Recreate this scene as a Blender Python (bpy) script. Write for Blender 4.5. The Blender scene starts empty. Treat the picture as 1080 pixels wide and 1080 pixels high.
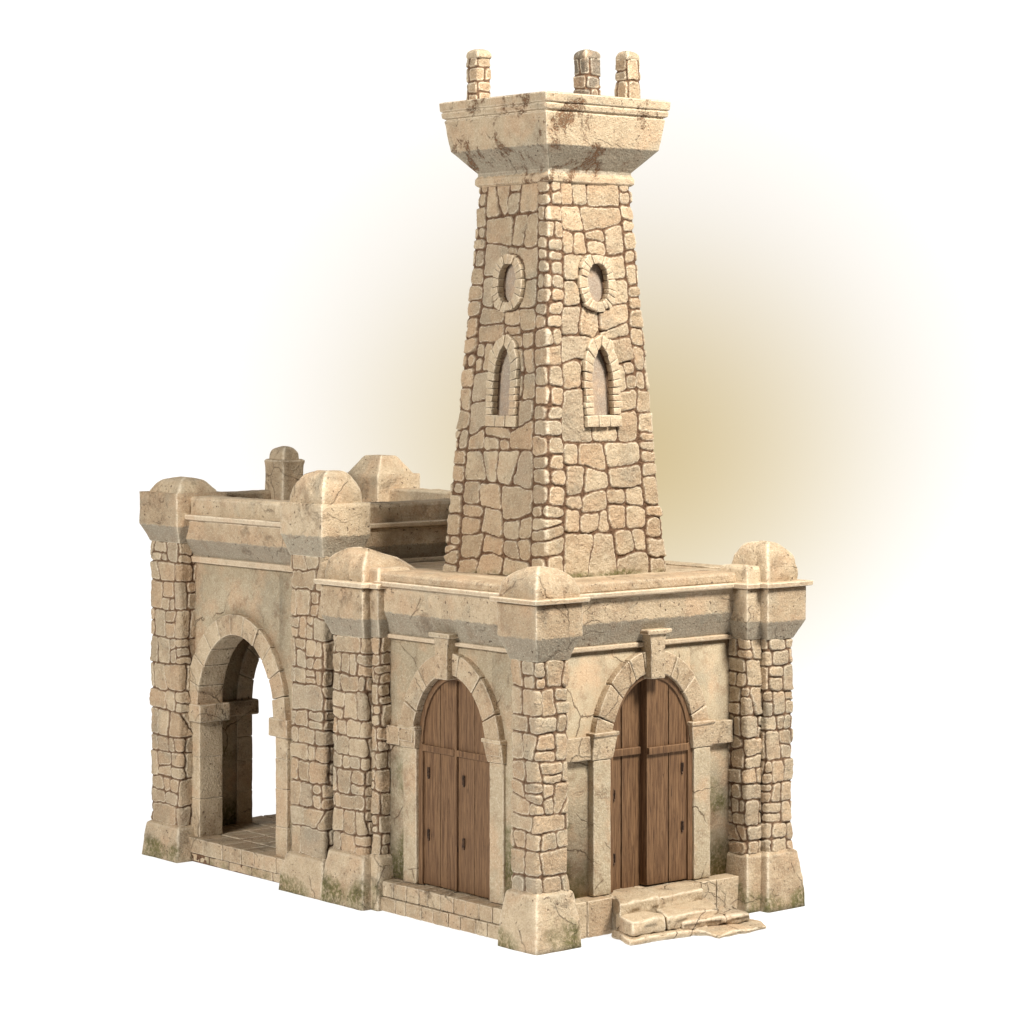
import bpy, math
import numpy as np

rng = np.random.default_rng(11)
sc = bpy.context.scene
COL = sc.collection

# ------------------------------------------------------------------ noise
def _hash(i, j, k):
    n = (i * 374761393 + j * 668265263 + k * 2147483647 + 1013904223) & 0xFFFFFFFF
    n = ((n ^ (n >> 13)) * 1274126177) & 0xFFFFFFFF
    n = ((n ^ (n >> 15)) * 2246822519) & 0xFFFFFFFF
    return ((n ^ (n >> 16)) & 0xFFFF) / 32767.5 - 1.0

def vnoise(p, freq, seed=0):
    q = np.asarray(p, float) * freq + seed * 17.31 + 1000.0
    f0 = np.floor(q); t = q - f0; t = t * t * (3 - 2 * t)
    i = f0.astype(np.int64)
    r = 0.0
    for a in (0, 1):
        wa = t[:, 0] if a else 1 - t[:, 0]
        for b in (0, 1):
            wb = t[:, 1] if b else 1 - t[:, 1]
            for c in (0, 1):
                wc = t[:, 2] if c else 1 - t[:, 2]
                r = r + wa * wb * wc * _hash(i[:, 0] + a, i[:, 1] + b, i[:, 2] + c)
    return r

def smooth(x, a, b):
    t = np.clip((x - a) / (b - a), 0, 1)
    return t * t * (3 - 2 * t)

# ------------------------------------------------------------------ mesh collector
ATTR = ('tint', 'mort', 'edge', 'grey', 'moss', 'hue')

class MB:
    def __init__(s):
        s.v = []; s.q = []; s.t = []; s.n = 0
        s.at = {a: [] for a in ATTR}
    def add(s, verts, quads=None, tris=None, **at):
        verts = np.asarray(verts, float)
        m = len(verts)
        s.v.append(verts)
        if quads is not None and len(quads): s.q.append(np.asarray(quads, np.int64) + s.n)
        if tris is not None and len(tris): s.t.append(np.asarray(tris, np.int64) + s.n)
        for a in ATTR:
            x = at.get(a, 0.0)
            s.at[a].append(np.broadcast_to(np.asarray(x, float), (m,)).copy())
        s.n += m
        return s
    def build(s, name, mat, parent=None, flat=False):
        v = np.concatenate(s.v)
        root = parent
        while root is not None and root.parent is not None: root = root.parent
        if root is not None: v = v - np.array(root.location)
        q = np.concatenate(s.q) if s.q else np.zeros((0, 4), np.int64)
        t = np.concatenate(s.t) if s.t else np.zeros((0, 3), np.int64)
        me = bpy.data.meshes.new(name)
        me.vertices.add(len(v)); me.vertices.foreach_set('co', v.astype(np.float32).ravel())
        nl = len(q) * 4 + len(t) * 3
        me.loops.add(nl)
        me.loops.foreach_set('vertex_index', np.concatenate([q.ravel(), t.ravel()]).astype(np.int32))
        me.polygons.add(len(q) + len(t))
        st = np.concatenate([np.arange(len(q)) * 4, len(q) * 4 + np.arange(len(t)) * 3]).astype(np.int32)
        me.polygons.foreach_set('loop_start', st)
        me.polygons.foreach_set('use_smooth', np.full(len(q) + len(t), not flat))
        me.update(calc_edges=True); me.validate()
        for a in ATTR:
            x = np.concatenate(s.at[a])
            if np.any(x != 0):
                me.attributes.new(a, 'FLOAT', 'POINT').data.foreach_set('value', x.astype(np.float32))
        me.materials.append(mat)
        o = bpy.data.objects.new(name, me); COL.objects.link(o)
        if parent is not None: o.parent = parent
        return o

def axis_pts(lo, hi, r, step):
    r = min(r, (hi - lo) * .49)
    n = max(1, int(round((hi - lo - 2 * r) / step)))
    mid = np.linspace(lo + r, hi - r, n + 1)
    return np.concatenate([[lo, lo + r * .45], mid, [hi - r * .45, hi]]), r

def rbox(mb, lo, hi, r=.012, step=.05, amp=.003, freq=14, fn=None, seed=None, tint=None, chip=.0, **at):
    lo = np.array(lo, float); hi = np.array(hi, float)
    lo, hi = np.minimum(lo, hi), np.maximum(lo, hi)
    r = min(r, *(.45 * (hi - lo)))
    ax = [axis_pts(lo[i], hi[i], r, step)[0] for i in range(3)]
    nx, ny, nz = map(len, ax)
    idx = -np.ones((nx, ny, nz), np.int64)
    surf = np.zeros((nx, ny, nz), bool)
    surf[[0, -1]] = 1; surf[:, [0, -1]] = 1; surf[:, :, [0, -1]] = 1
    I = np.argwhere(surf)
    idx[surf] = np.arange(len(I))
    p = np.stack([ax[0][I[:, 0]], ax[1][I[:, 1]], ax[2][I[:, 2]]], 1)
    c = np.clip(p, lo + r, hi - r)
    n = p - c
    ln = np.linalg.norm(n, axis=1, keepdims=True) + 1e-12
    n = n / ln
    p = c + n * r
    edge = np.clip((1 - np.abs(n).max(1)) / .28, 0, 1)
    sd = float(rng.uniform(0, 50)) if seed is None else seed
    if amp:
        h = vnoise(p, freq, sd) * amp + vnoise(p, freq * 2.7, sd + 3) * amp * .5
        if chip:
            ch = smooth(vnoise(p, 9, sd + 7), .35, .8) * edge
            h = h - ch * chip
        p = p + n * h[:, None]
    if fn is not None: p = fn(p)
    qs = []
    def grid(a):
        a = np.asarray(a)
        return np.stack([a[:-1, :-1], a[1:, :-1], a[1:, 1:], a[:-1, 1:]], -1).reshape(-1, 4)
    qs.append(grid(idx[:, :, -1])); qs.append(grid(idx[:, :, 0])[:, ::-1])
    qs.append(grid(idx[-1, :, :])); qs.append(grid(idx[0, :, :])[:, ::-1])
    qs.append(grid(idx[:, -1, :])[:, ::-1]); qs.append(grid(idx[:, 0, :]))
    mb.add(p, np.concatenate(qs), tint=rng.uniform(0, 1) if tint is None else tint, edge=edge, hue=rng.uniform(.25, .8), **at)
    return mb

# frames: L = the long left face (u runs back along y, depth d runs into x), R = the right face (u = x, d = y)
def fL(p): return np.stack([p[:, 1], p[:, 0], p[:, 2]], 1)
def fR(p): return p
FR = {'L': fL, 'R': fR}

def flipped(f): return f == 'L'

def fbox(mb, f, u0, u1, d0, d1, z0, z1, **k):
    fn2 = k.pop('fn', None)
    if f == 'R':
        rbox(mb, (u0, d0, z0), (u1, d1, z1), fn=fn2, **k)
    else:
        rbox(mb, (d0, u0, z0), (d1, u1, z1), fn=fn2, **k)

# ------------------------------------------------------------------ rubble height field
def clip_half(poly, p, n):
    out = []
    s = (poly - p) @ n
    m = len(poly)
    for i in range(m):
        a, b = poly[i], poly[(i + 1) % m]
        if s[i] <= 0: out.append(a)
        if (s[i] < 0 < s[(i + 1) % m]) or (s[i] > 0 > s[(i + 1) % m]):
            t = s[i] / (s[i] - s[(i + 1) % m]); out.append(a + t * (b - a))
    return np.array(out)

def area(poly):
    x, y = poly[:, 0], poly[:, 1]
    return .5 * abs(np.dot(x, np.roll(y, -1)) - np.dot(y, np.roll(x, -1)))

def compact(p):
    L = np.linalg.norm(p - np.roll(p, -1, 0), axis=1)
    c = 12.5 * area(p) / L.sum() ** 2
    big = L > .02
    if big.sum() < 4: c -= .2                     # no slivers or sharp triangles
    return c

def split(poly, amax, dmin, out, tilt=.09, wild=.12):
    a = area(poly)
    w, h = np.ptp(poly[:, 0]), np.ptp(poly[:, 1])
    thr = amax * rng.choice([.28, .45, .7, 1.0, 1.5], p=[.2, .25, .25, .2, .1])
    if a < thr and w < 2.8 * h and h < 1.7 * w or (w < 2 * dmin and h < 2 * dmin):
        out.append(poly); return
    vert = w > h * rng.uniform(.95, 1.5)
    if vert and w < 2 * dmin: vert = False
    if not vert and h < 1.7 * dmin:
        if w > 2.2 * dmin: vert = True
        else: out.append(poly); return
    best = None
    lo = poly.min(0); hi = poly.max(0)
    for _ in range(7):
        t = rng.uniform(.3, .7)
        ang = rng.normal(0, tilt) + (rng.choice([-1, 1]) * rng.uniform(.25, .65) if rng.random() < wild else 0)
        p = lo + (hi - lo) * (t if vert else .5, .5 if vert else t)
        n = np.array([math.cos(ang), math.sin(ang)]) if vert else np.array([-math.sin(ang), math.cos(ang)])
        A = clip_half(poly, p, n); B = clip_half(poly, p, -n)
        if len(A) < 3 or len(B) < 3 or min(area(A), area(B)) < .3 * dmin * dmin: continue
        q = min(compact(A), compact(B)) + rng.uniform(0, .12)
        if best is None or q > best[0]: best = (q, A, B)
    if best is None: out.append(poly); return
    split(best[1], amax, dmin, out, tilt, wild); split(best[2], amax, dmin, out, tilt, wild)

def courses(u0, u1, v0, v1, hmin, hmax):
    v = v0; out = []; last = 0.0
    while v < v1 - 1e-6:
        h = rng.uniform(hmin, hmax)
        if v1 - v - h < hmin * .8: h = v1 - v
        k = rng.normal(0, .018) if v + h < v1 else 0.0
        out.append(np.array([[u0, v - last], [u1, v + last], [u1, v + h + k], [u0, v + h - k]]))
        last = k; v += h
    return out

def rubble(mb, cb, ct, z0, z1, regions, step=.01, H=.04, m=.012, r=.035, corner_strip=0., carve=None, zmoss=None, wob=.012, mk=1.0, warp=0., rad=.03):
    """stone-by-stone relief on a (tapering) square shaft. cb, ct: four plan corners at bottom and top,
    starting at the hidden back corner; regions: convex cells in (u, v) to be split into stones"""
    cb = np.array(cb, float); ct = np.array(ct, float)
    wid = np.array([.5 * (np.linalg.norm(cb[(i + 1) % 4] - cb[i]) + np.linalg.norm(ct[(i + 1) % 4] - ct[i])) for i in range(4)])
    U = wid.sum(); cum = np.concatenate([[0], np.cumsum(wid)])
    us = []
    for i in range(4):
        n = max(4, int(round(wid[i] / step)))
        us.append(cum[i] + wid[i] * np.arange(n) / n)
    us = np.concatenate(us); nv = int(round((z1 - z0) / step)) + 1
    vs = np.linspace(0, z1 - z0, nv)
    UU, VV = np.meshgrid(us, vs)                       # nv x nu
    # outward sign
    cen = cb.mean(0)
    face = np.clip(np.searchsorted(cum, us, 'right') - 1, 0, 3)
    t = (us - cum[face]) / wid[face]
    nrm = []
    for i in range(4):
        e = cb[(i + 1) % 4] - cb[i]; n = np.array([e[1], -e[0]]) / np.linalg.norm(e)
        if np.dot(n, cb[i] + e / 2 - cen) < 0: n = -n
        nrm.append(n)
    nrm = np.array(nrm)
    k = (VV / (z1 - z0))[..., None]
    A = cb[face][None] * (1 - k) + ct[face][None] * k
    B = cb[(face + 1) % 4][None] * (1 - k) + ct[(face + 1) % 4][None] * k
    P = A + (B - A) * t[None, :, None]
    P3 = np.concatenate([P, (z0 + VV)[..., None]], -1)
    flat3 = P3.reshape(-1, 3)
    du = (vnoise(flat3, 5.5, 1) * wob + vnoise(flat3, 17, 2) * wob * .5 + vnoise(flat3, 38, 3) * wob * .3).reshape(UU.shape)
    dv = (vnoise(flat3, 5.5, 4) * wob + vnoise(flat3, 17, 5) * wob * .5 + vnoise(flat3, 38, 6) * wob * .3).reshape(UU.shape)
    if warp:
        ex = .5 * (1 + np.cos(np.pi * np.clip(1 - np.min(np.abs(us[:, None] - cum[None]), 1) / .35, 0, 1)))[None]
        du = du + vnoise(flat3, 1.9, 31).reshape(UU.shape) * warp * ex; dv = dv + vnoise(flat3, 2.3, 33).reshape(UU.shape) * warp * ex
    Uw, Vw = UU + du, VV + dv
    D = np.full(UU.shape, -1.0); ID = np.zeros(UU.shape, int)
    polys = []
    for g in regions:
        g[0] if False else None
        split(*g[:3], polys, *g[3:]) if isinstance(g, tuple) else polys.append(g)
    for i, pl in enumerate(polys):
        lo = pl.min(0) - .03; hi = pl.max(0) + .03
        c0, c1 = np.searchsorted(us, lo[0]), np.searchsorted(us, hi[0])
        r0, r1 = np.searchsorted(vs, lo[1]), np.searchsorted(vs, hi[1])
        if c1 <= c0 or r1 <= r0: continue
        uu = Uw[r0:r1, c0:c1]; vv = Vw[r0:r1, c0:c1]
        cc = pl.mean(0)
        dist = np.full(uu.shape, 9.0)
        for a, b in zip(pl, np.roll(pl, -1, 0)):
            e = b - a; L = np.hypot(*e)
            if L < 1e-5: continue
            n = np.array([e[1], -e[0]]) / L
            if np.dot(n, cc - a) < 0: n = -n
            dd = (uu - a[0]) * n[0] + (vv - a[1]) * n[1]
            # smooth minimum -> rounded stone corners
            hh = np.clip(.5 + .5 * (dist - dd) / rad, 0, 1)
            dist = dist * (1 - hh) + dd * hh - rad * hh * (1 - hh)
        sub = D[r0:r1, c0:c1]; w = dist > sub
        sub[w] = dist[w]; ID[r0:r1, c0:c1][w] = i
    N = len(polys)
    hue = rng.uniform(0.02, 1, N)
    tint = rng.uniform(0, 1, N); dh = rng.uniform(-.35, .3, N) * H
    tx = rng.normal(0, .05, N); ty = rng.normal(0, .05, N)
    pc = np.array([p.mean(0) for p in polys])
    mm = m * (1 + .6 * vnoise(flat3, 9, 8).reshape(UU.shape))
    core = np.clip((D - mm) / r, 0, 1)
    prof = np.sqrt(1 - (1 - core) ** 2)
    rough = (vnoise(flat3, 20, 11) * .0055 + vnoise(flat3, 47, 12) * .0042 + np.minimum(vnoise(flat3, 9, 13), .15) * .012).reshape(UU.shape)
    h = prof * (H + dh[ID] + tx[ID] * (UU - pc[ID, 0]) + ty[ID] * (VV - pc[ID, 1])) + rough * (.35 + .65 * prof)
    mort = mk * (1 - smooth(D - mm, -.004, .008))
    edge = smooth(core, .25, .6) * (1 - smooth(core, .7, 1.0))
    tn = tint[ID] + vnoise(flat3, 6, 21).reshape(UU.shape) * .12
    if corner_strip:
        dc = np.min(np.abs(us[:, None] - np.concatenate([cum])[None]), 1)
        edge = np.maximum(edge, 1.0 * (1 - smooth(dc, .006, .020))[None] * (1 - mort))
        h = h + (.009 * (1 - smooth(dc, corner_strip - .012, corner_strip + .004)))[None]
    if carve is not None:
        h, mort, tn, edge = carve(face, t, P3, h, mort, tn, edge)
    # displacement direction with rounded corners
    rc = .03
    nu = len(us)
    Nn = nrm[face].copy()
    dl = t * wid[face]; dr = (1 - t) * wid[face]
    wl = .5 * (1 - smooth(dl, 0, rc)); wr = .5 * (1 - smooth(dr, 0, rc))
    dirv = Nn * (1 - .25 * np.maximum(wl, wr) * 2)[:, None] + nrm[(face - 1) % 4] * (wl * 1.5)[:, None] + nrm[(face + 1) % 4] * (wr * 1.5)[:, None]
    pull = (np.maximum(wl, wr) * 2) ** 2 * .010
    pd = nrm[(face - 1) % 4] * (wl > wr)[:, None] + nrm[(face + 1) % 4] * (wl <= wr)[:, None] + Nn
    P3[..., :2] += dirv[None] * h[..., None] - pd[None] * pull[None, :, None]
    idg = np.arange(nv * nu).reshape(nv, nu)
    nx = np.roll(idg, -1, 1)
    q = np.stack([idg[:-1], nx[:-1], nx[1:], idg[1:]], -1).reshape(-1, 4)
    e0 = cb[1] - cb[0]
    ccw = (cb[1][0] - cb[0][0]) * (cb[2][1] - cb[1][1]) - (cb[1][1] - cb[0][1]) * (cb[2][0] - cb[1][0]) > 0
    if not ccw: q = q[:, ::-1]
    moss = 0.0
    if zmoss is not None: moss = (1 - smooth(P3[..., 2], zmoss[0], zmoss[1])).ravel()
    mb.add(P3.reshape(-1, 3), q, tint=np.clip(tn, 0, 1).ravel(), mort=mort.ravel(), edge=edge.ravel(), moss=moss, hue=hue[ID].ravel())
    return mb

def pillar_rubble(x0, x1, y0, y1, z0, z1, amax=.13, dmin=.10, step=.0095, H=.021):
    mb = MB()
    c = [(x1, y1), (x0, y1), (x0, y0), (x1, y0)]        # starts at the back corner; visible faces are 1 (x0) and 2 (y0)
    U = 2 * (x1 - x0 + y1 - y0)
    regs = []
    for band in courses(0, U, 0, z1 - z0, .16, .36):
        regs.append((band, amax, dmin, .09, .15))
    # first column split happens inside split(); bands are long so they divide vertically
    return rubble(mb, c, c, z0, z1, regs, step=step, H=H, m=.0074, r=.017, mk=.95, wob=.018, rad=.035)

# ------------------------------------------------------------------ profiles
def round_profile(pts, r=.012, closed=False):
    pts = [np.array(p[:2], float) for p in pts]
    out = []
    n = len(pts)
    for i, p in enumerate(pts):
        if not closed and i in (0, n - 1): out.append(p); continue
        a, b = pts[i - 1], pts[(i + 1) % n]
        da, db = a - p, b - p
        la, lb = np.linalg.norm(da), np.linalg.norm(db)
        rr = min(r, la * .3, lb * .3); da /= la; db /= lb
        p0, p2 = p + da * rr, p + db * rr
        out += [p + da * rr * 1.6, p0, .25 * p0 + .5 * p + .25 * p2, p2, p + db * rr * 1.6]
    return np.array(out)

def sq_loft(mb, cx, cy, hx, hy, prof, rc=.02, step=.05, amp=.003, freq=13, grey=None, cap=True, tint=None, moss=None, rp=.012, dome=False, chip=0., edge_zs=(), shear=None):
    """rounded-rectangle rings following a profile of (offset, z)"""
    pr = np.array(prof, float) if dome else round_profile(prof, rp)
    # densify long spans
    dense = [pr[0]]
    for a, b in zip(pr[:-1], pr[1:]):
        n = max(1, int(np.linalg.norm(b - a) / step))
        for k in range(1, n + 1): dense.append(a + (b - a) * k / n)
    pr = np.array(dense)
    def ring(ex, ey):
        r = min(rc, ex * .9, ey * .9)
        pts = []; nr = []; ed = []
        for sx, sy, a0 in ((1, 1, 0), (-1, 1, 90), (-1, -1, 180), (1, -1, 270)):
            for a in (0, 22.5, 45, 67.5, 90):
                th = math.radians(a0 + a)
                pts.append((sx * (ex - r) + r * math.cos(th), sy * (ey - r) + r * math.sin(th)))
                nr.append((math.cos(th), math.sin(th))); ed.append(1 - abs(a - 45) / 45 * .8)
            # straight run to the next corner
            L = 2 * (ey if False else (ex if sy * sx > 0 else ey)) - 2 * r
            L = 2 * hx if (a0 in (0, 180)) else 2 * hy
            n = max(1, int(L / step))
            th = math.radians(a0 + 90)
            nsx, nsy = {0: (-1, 1), 90: (-1, -1), 180: (1, -1), 270: (1, 1)}[a0]
            pA = np.array(pts[-1]); pB = np.array((nsx * (ex - r) + r * math.cos(th), nsy * (ey - r) + r * math.sin(th)))
            for k in range(1, n):
                pts.append(tuple(pA + (pB - pA) * k / n)); nr.append((math.cos(th), math.sin(th))); ed.append(0)
        return np.array(pts), np.array(nr), np.array(ed)
    V = []; G = []; Eg = []; Nn = []
    for (o, z) in pr:
        pts, nr, ed = ring(max(hx + o, .004), max(hy + o, .004))
        V.append(np.concatenate([pts + (cx, cy), np.full((len(pts), 1), z)], 1))
        g = 0.0
        if grey is not None: g = min(1., max(0., .5 + (grey[1] - z) / .12)) * min(1., max(0., .5 + (z - grey[0] + .04) / .12))
        G.append(np.full(len(pts), g)); Eg.append(ed); Nn.append(np.concatenate([nr, np.zeros((len(nr), 1))], 1))
    nr_, nc = len(pr), len(V[0])
    P = np.concatenate(V); N3 = np.concatenate(Nn)
    E_ = np.concatenate(Eg)
    # profile corners count as edges too
    d1 = np.gradient(pr, axis=0); d1 /= np.linalg.norm(d1, axis=1, keepdims=True) + 1e-9
    bend = np.zeros(nr_)
    bend[1:-1] = np.clip(1 - np.sum(d1[:-2] * d1[2:], 1), 0, 1)
    conv = np.repeat(np.clip(bend * 2.2, 0, 1), nc)
    E_ = np.maximum(E_, conv)
    sd = float(rng.uniform(0, 60))
    if dome: # radial displacement
        N3 = P - np.array((cx, cy, pr[0][1])); N3 /= np.linalg.norm(N3, axis=1, keepdims=True) + 1e-9
    h = vnoise(P, freq, sd) * amp + vnoise(P, freq * 2.6, sd + 2) * amp * .55 + vnoise(P, freq * .4, sd + 5) * amp * (1.6 if dome else .8)
    if chip: h = h - smooth(vnoise(P, 8, sd + 9), .3, .75) * np.clip(E_, 0, 1) * chip
    P = P + N3 * h[:, None]
    if shear is not None: P = shear(P)
    idg = np.arange(nr_ * nc).reshape(nr_, nc); nx = np.roll(idg, -1, 1)
    q = np.stack([idg[:-1], nx[:-1], nx[1:], idg[1:]], -1).reshape(-1, 4)
    tris = []
    if cap:
        c0, c1 = len(P), len(P) + 1
        P = np.concatenate([P, [P[:nc].mean(0)], [P[-nc:].mean(0)]])
        for i in range(nc):
            tris.append((i, c0, (i + 1) % nc)); tris.append((idg[-1, i], nx[-1, i], c1))
        G.append(np.array([0, 0])); E_ = np.concatenate([E_, [0, 0]])
    ms = 0.0
    if moss is not None: ms = 1 - smooth(P[:, 2], moss[0], moss[1])
    mb.add(P, q, tris, tint=rng.uniform(0, 1) if tint is None else tint, edge=E_, grey=np.concatenate(G), moss=ms)
    return mb

def cloister(w, h, base_z, n=12, pw=1.0, flat=0.0):
    """profile (offset, z) of a four-sided dome on a square of half width w"""
    out = [(-.004, base_z - .02), (0, base_z)]
    for i in range(1, n + 1):
        a = i / n * math.pi / 2
        out.append((-w * (1 - max(0, math.cos(a)) ** .88) * .97, base_z + h * math.sin(a) ** .86))
    return out

def extrude_profile(mb, f, u0, u1, prof, r=.012, step=.05, amp=.0025, freq=13, grey=None, tint=None, chip=0.):
    """closed profile of (d, z) run along u"""
    pr = round_profile(prof, r, True)
    dense = []
    for a, b in zip(pr, np.roll(pr, -1, 0)):
        n = max(1, int(np.linalg.norm(b - a) / step))
        for k in range(n): dense.append(a + (b - a) * k / n)
    pr = np.array(dense); m = len(pr)
    nu = max(2, int((u1 - u0) / step) + 1)
    us = np.linspace(u0, u1, nu)
    d1 = np.roll(pr, -1, 0) - np.roll(pr, 1, 0); d1 /= np.linalg.norm(d1, axis=1, keepdims=True) + 1e-9
    nr = np.stack([d1[:, 1], -d1[:, 0]], 1)
    ar = np.dot(pr[:, 0], np.roll(pr[:, 1], -1)) - np.dot(pr[:, 1], np.roll(pr[:, 0], -1))
    if ar < 0: nr = -nr
    e1 = pr - np.roll(pr, 1, 0); e2 = np.roll(pr, -1, 0) - pr
    e1 /= np.linalg.norm(e1, axis=1, keepdims=True) + 1e-9; e2 /= np.linalg.norm(e2, axis=1, keepdims=True) + 1e-9
    bend = np.clip(1 - np.sum(e1 * e2, 1), 0, 1)
    bend = np.maximum(bend, .7 * np.maximum(np.roll(bend, 1), np.roll(bend, -1)))
    P = np.zeros((nu, m, 3)); P[..., 0] = us[:, None]; P[..., 1] = pr[None, :, 0]; P[..., 2] = pr[None, :, 1]
    N3 = np.zeros_like(P); N3[..., 1] = nr[None, :, 0]; N3[..., 2] = nr[None, :, 1]
    E_ = np.broadcast_to(np.clip(bend * 2.5, 0, 1)[None], (nu, m)).ravel()
    P = P.reshape(-1, 3); N3 = N3.reshape(-1, 3)
    sd = float(rng.uniform(0, 60))
    h = vnoise(P, freq, sd) * amp + vnoise(P, freq * 2.6, sd + 2) * amp * .5 + vnoise(P, freq * .3, sd + 4) * amp
    if chip: h = h - smooth(vnoise(P, 8, sd + 9), .3, .75) * np.clip(E_, 0, 1) * chip
    P = P + N3 * h[:, None]
    G = 0.0
    if grey is not None:
        G = np.clip(.5 + (grey[1] - P[:, 2]) / .12, 0, 1) * np.clip(.5 + (P[:, 2] - grey[0] + .04) / .12, 0, 1)
    idg = np.arange(nu * m).reshape(nu, m); nx = np.roll(idg, -1, 1)
    q = np.stack([idg[:-1], idg[1:], nx[1:], nx[:-1]], -1).reshape(-1, 4)
    c0, c1 = len(P), len(P) + 1
    P = np.concatenate([P, [P[:m].mean(0)], [P[-m:].mean(0)]])
    tr = []
    for i in range(m):
        tr.append((i, (i + 1) % m, c0)); tr.append((idg[-1, (i + 1) % m], idg[-1, i], c1))
    q = np.array(q); tr = np.array(tr)
    want_flip = (ar < 0) == (f == 'R')
    if want_flip: q = q[:, ::-1]; tr = tr[:, ::-1]
    E_ = np.concatenate([E_, [0, 0]])
    if grey is not None: G = np.concatenate([G, [0, 0]])
    mb.add(FR[f](P), q, tr, tint=rng.uniform(0, 1) if tint is None else tint, edge=E_, grey=G)
    return mb

# ------------------------------------------------------------------ arch helpers
def ell(th, c, a, zs, b): return c + a * np.cos(th), zs + b * np.sin(th)

def arch_wall(mb, f, u0, u1, d0, d1, z0, z1, c, a, zs, b, n=40):
    """wall with an arched opening, front at d0, back at d1, real thickness"""
    def prism(cols):                                    # cols: list of (u, zlow)
        m = len(cols); V = []
        for u, zl in cols:
            V += [(u, d0, zl), (u, d0, z1), (u, d1, zl), (u, d1, z1)]
        q = []
        for i in range(m - 1):
            o, p = 4 * i, 4 * (i + 1)
            q += [(o, p, p + 1, o + 1), (o + 2, o + 3, p + 3, p + 2), (o, o + 2, p + 2, p), (o + 1, p + 1, p + 3, o + 3)]
        q += [(0, 1, 3, 2), (4 * m - 4, 4 * m - 2, 4 * m - 1, 4 * m - 3)]
        q = np.array(q)
        if f == 'L': q = q[:, ::-1]
        Va = np.array(V, float)
        mb.add(FR[f](Va), q, tint=.5, moss=np.clip((z1 - Va[:, 2]) / (z1 - z0), 0, 1) * 1.02)
    prism([(u0, z0), (c - a, z0)])
    th = np.linspace(math.pi, 0, n + 1)
    u, z = ell(th, c, a, zs, b)
    prism(list(zip(u, z)))
    prism([(c + a, z0), (u1, z0)])
    return mb

def voussoirs(mb, f, c, a, zs, b, wid, d0, d1, angles, gap=.012, **k):
    """wedge stones between two ellipses, one per pair of successive angles (degrees)"""
    for t0, t1 in zip(angles[:-1], angles[1:]):
        g = math.degrees(gap / (a + b) )
        A0, A1 = math.radians(t0 + g), math.radians(t1 - g)
        dd = rng.uniform(-.008, .008)
        def fn(p, A0=A0, A1=A1):
            th = p[:, 0]; s = p[:, 2]
            uc, zc = ell(th, c, a + wid * s, zs, b + wid * s)
            return FR[f](np.stack([uc, p[:, 1], zc], 1))
        # box in (theta, depth, s); scale so that the rounding radius is metric
        L = (A1 - A0) * (a + b) / 2
        m2 = MB()
        def fn2(p, A0=A0, A1=A1, L=L, fn=fn):
            q = p.copy(); q[:, 0] = A1 - (A1 - A0) * p[:, 0] / L; q[:, 2] = p[:, 2] / wid
            return fn(q)
        w0 = mb
        before = len(mb.q)
        rbox(mb, (0, d0 + dd, 0), (L, d1, wid), r=.014, step=.035, amp=.003, fn=fn2, chip=.01, **k)
        if f == 'L': mb.q[-1] = mb.q[-1][:, ::-1]

# ------------------------------------------------------------------ materials
def nodes(name):
    m = bpy.data.materials.new(name); m.use_nodes = True
    nt = m.node_tree; nt.nodes.clear()
    out = nt.nodes.new('ShaderNodeOutputMaterial'); bs = nt.nodes.new('ShaderNodeBsdfPrincipled')
    nt.links.new(bs.outputs[0], out.inputs[0])
    return m, nt, bs

class NB:
    def __init__(s, nt): s.nt = nt; s.L = nt.links.new
    def new(s, t, **k):
        n = s.nt.nodes.new(t)
        for a, b in k.items(): setattr(n, a, b)
        return n
    def attr(s, a):
        n = s.new('ShaderNodeAttribute', attribute_name=a); return n.outputs['Fac']
    def coord(s): return s.new('ShaderNodeTexCoord').outputs['Object']
    def noise(s, vec, scale, detail=4, rough=.55, dist=0.):
        n = s.new('ShaderNodeTexNoise'); n.inputs['Scale'].default_value = scale; n.inputs['Detail'].default_value = detail
        n.inputs['Roughness'].default_value = rough; n.inputs['Distortion'].default_value = dist
        s.L(vec, n.inputs['Vector']); return n.outputs['Fac']
    def ramp(s, x, a, b, lo=0., hi=1.):
        n = s.new('ShaderNodeMapRange'); n.interpolation_type = 'SMOOTHSTEP'
        n.inputs[1].default_value = a; n.inputs[2].default_value = b; n.inputs[3].default_value = lo; n.inputs[4].default_value = hi
        s.L(x, n.inputs[0]); return n.outputs[0]
    def math(s, op, a, b=0., clamp=False):
        n = s.new('ShaderNodeMath', operation=op, use_clamp=clamp)
        for i, x in enumerate((a, b)):
            if isinstance(x, (int, float)): n.inputs[i].default_value = x
            else: s.L(x, n.inputs[i])
        return n.outputs[0]
    def mix(s, fac, a, b, mode='MIX'):
        n = s.new('ShaderNodeMix', data_type='RGBA', blend_type=mode)
        for i, x in ((0, fac), (6, a), (7, b)):
            if isinstance(x, (int, float)): n.inputs[i].default_value = x
            elif isinstance(x, tuple): n.inputs[i].default_value = (*x, 1)
            else: s.L(x, n.inputs[i])
        return n.outputs[2]
    def bump(s, h, strength, dist):
        n = s.new('ShaderNodeBump'); n.inputs['Strength'].default_value = strength; n.inputs['Distance'].default_value = dist
        s.L(h, n.inputs['Height']); return n.outputs[0]

STONE_A = (.58, .465, .315); STONE_B = (.385, .28, .175); STONE_P = (.50, .335, .205)
MORTAR = (.095, .048, .025)

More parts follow.
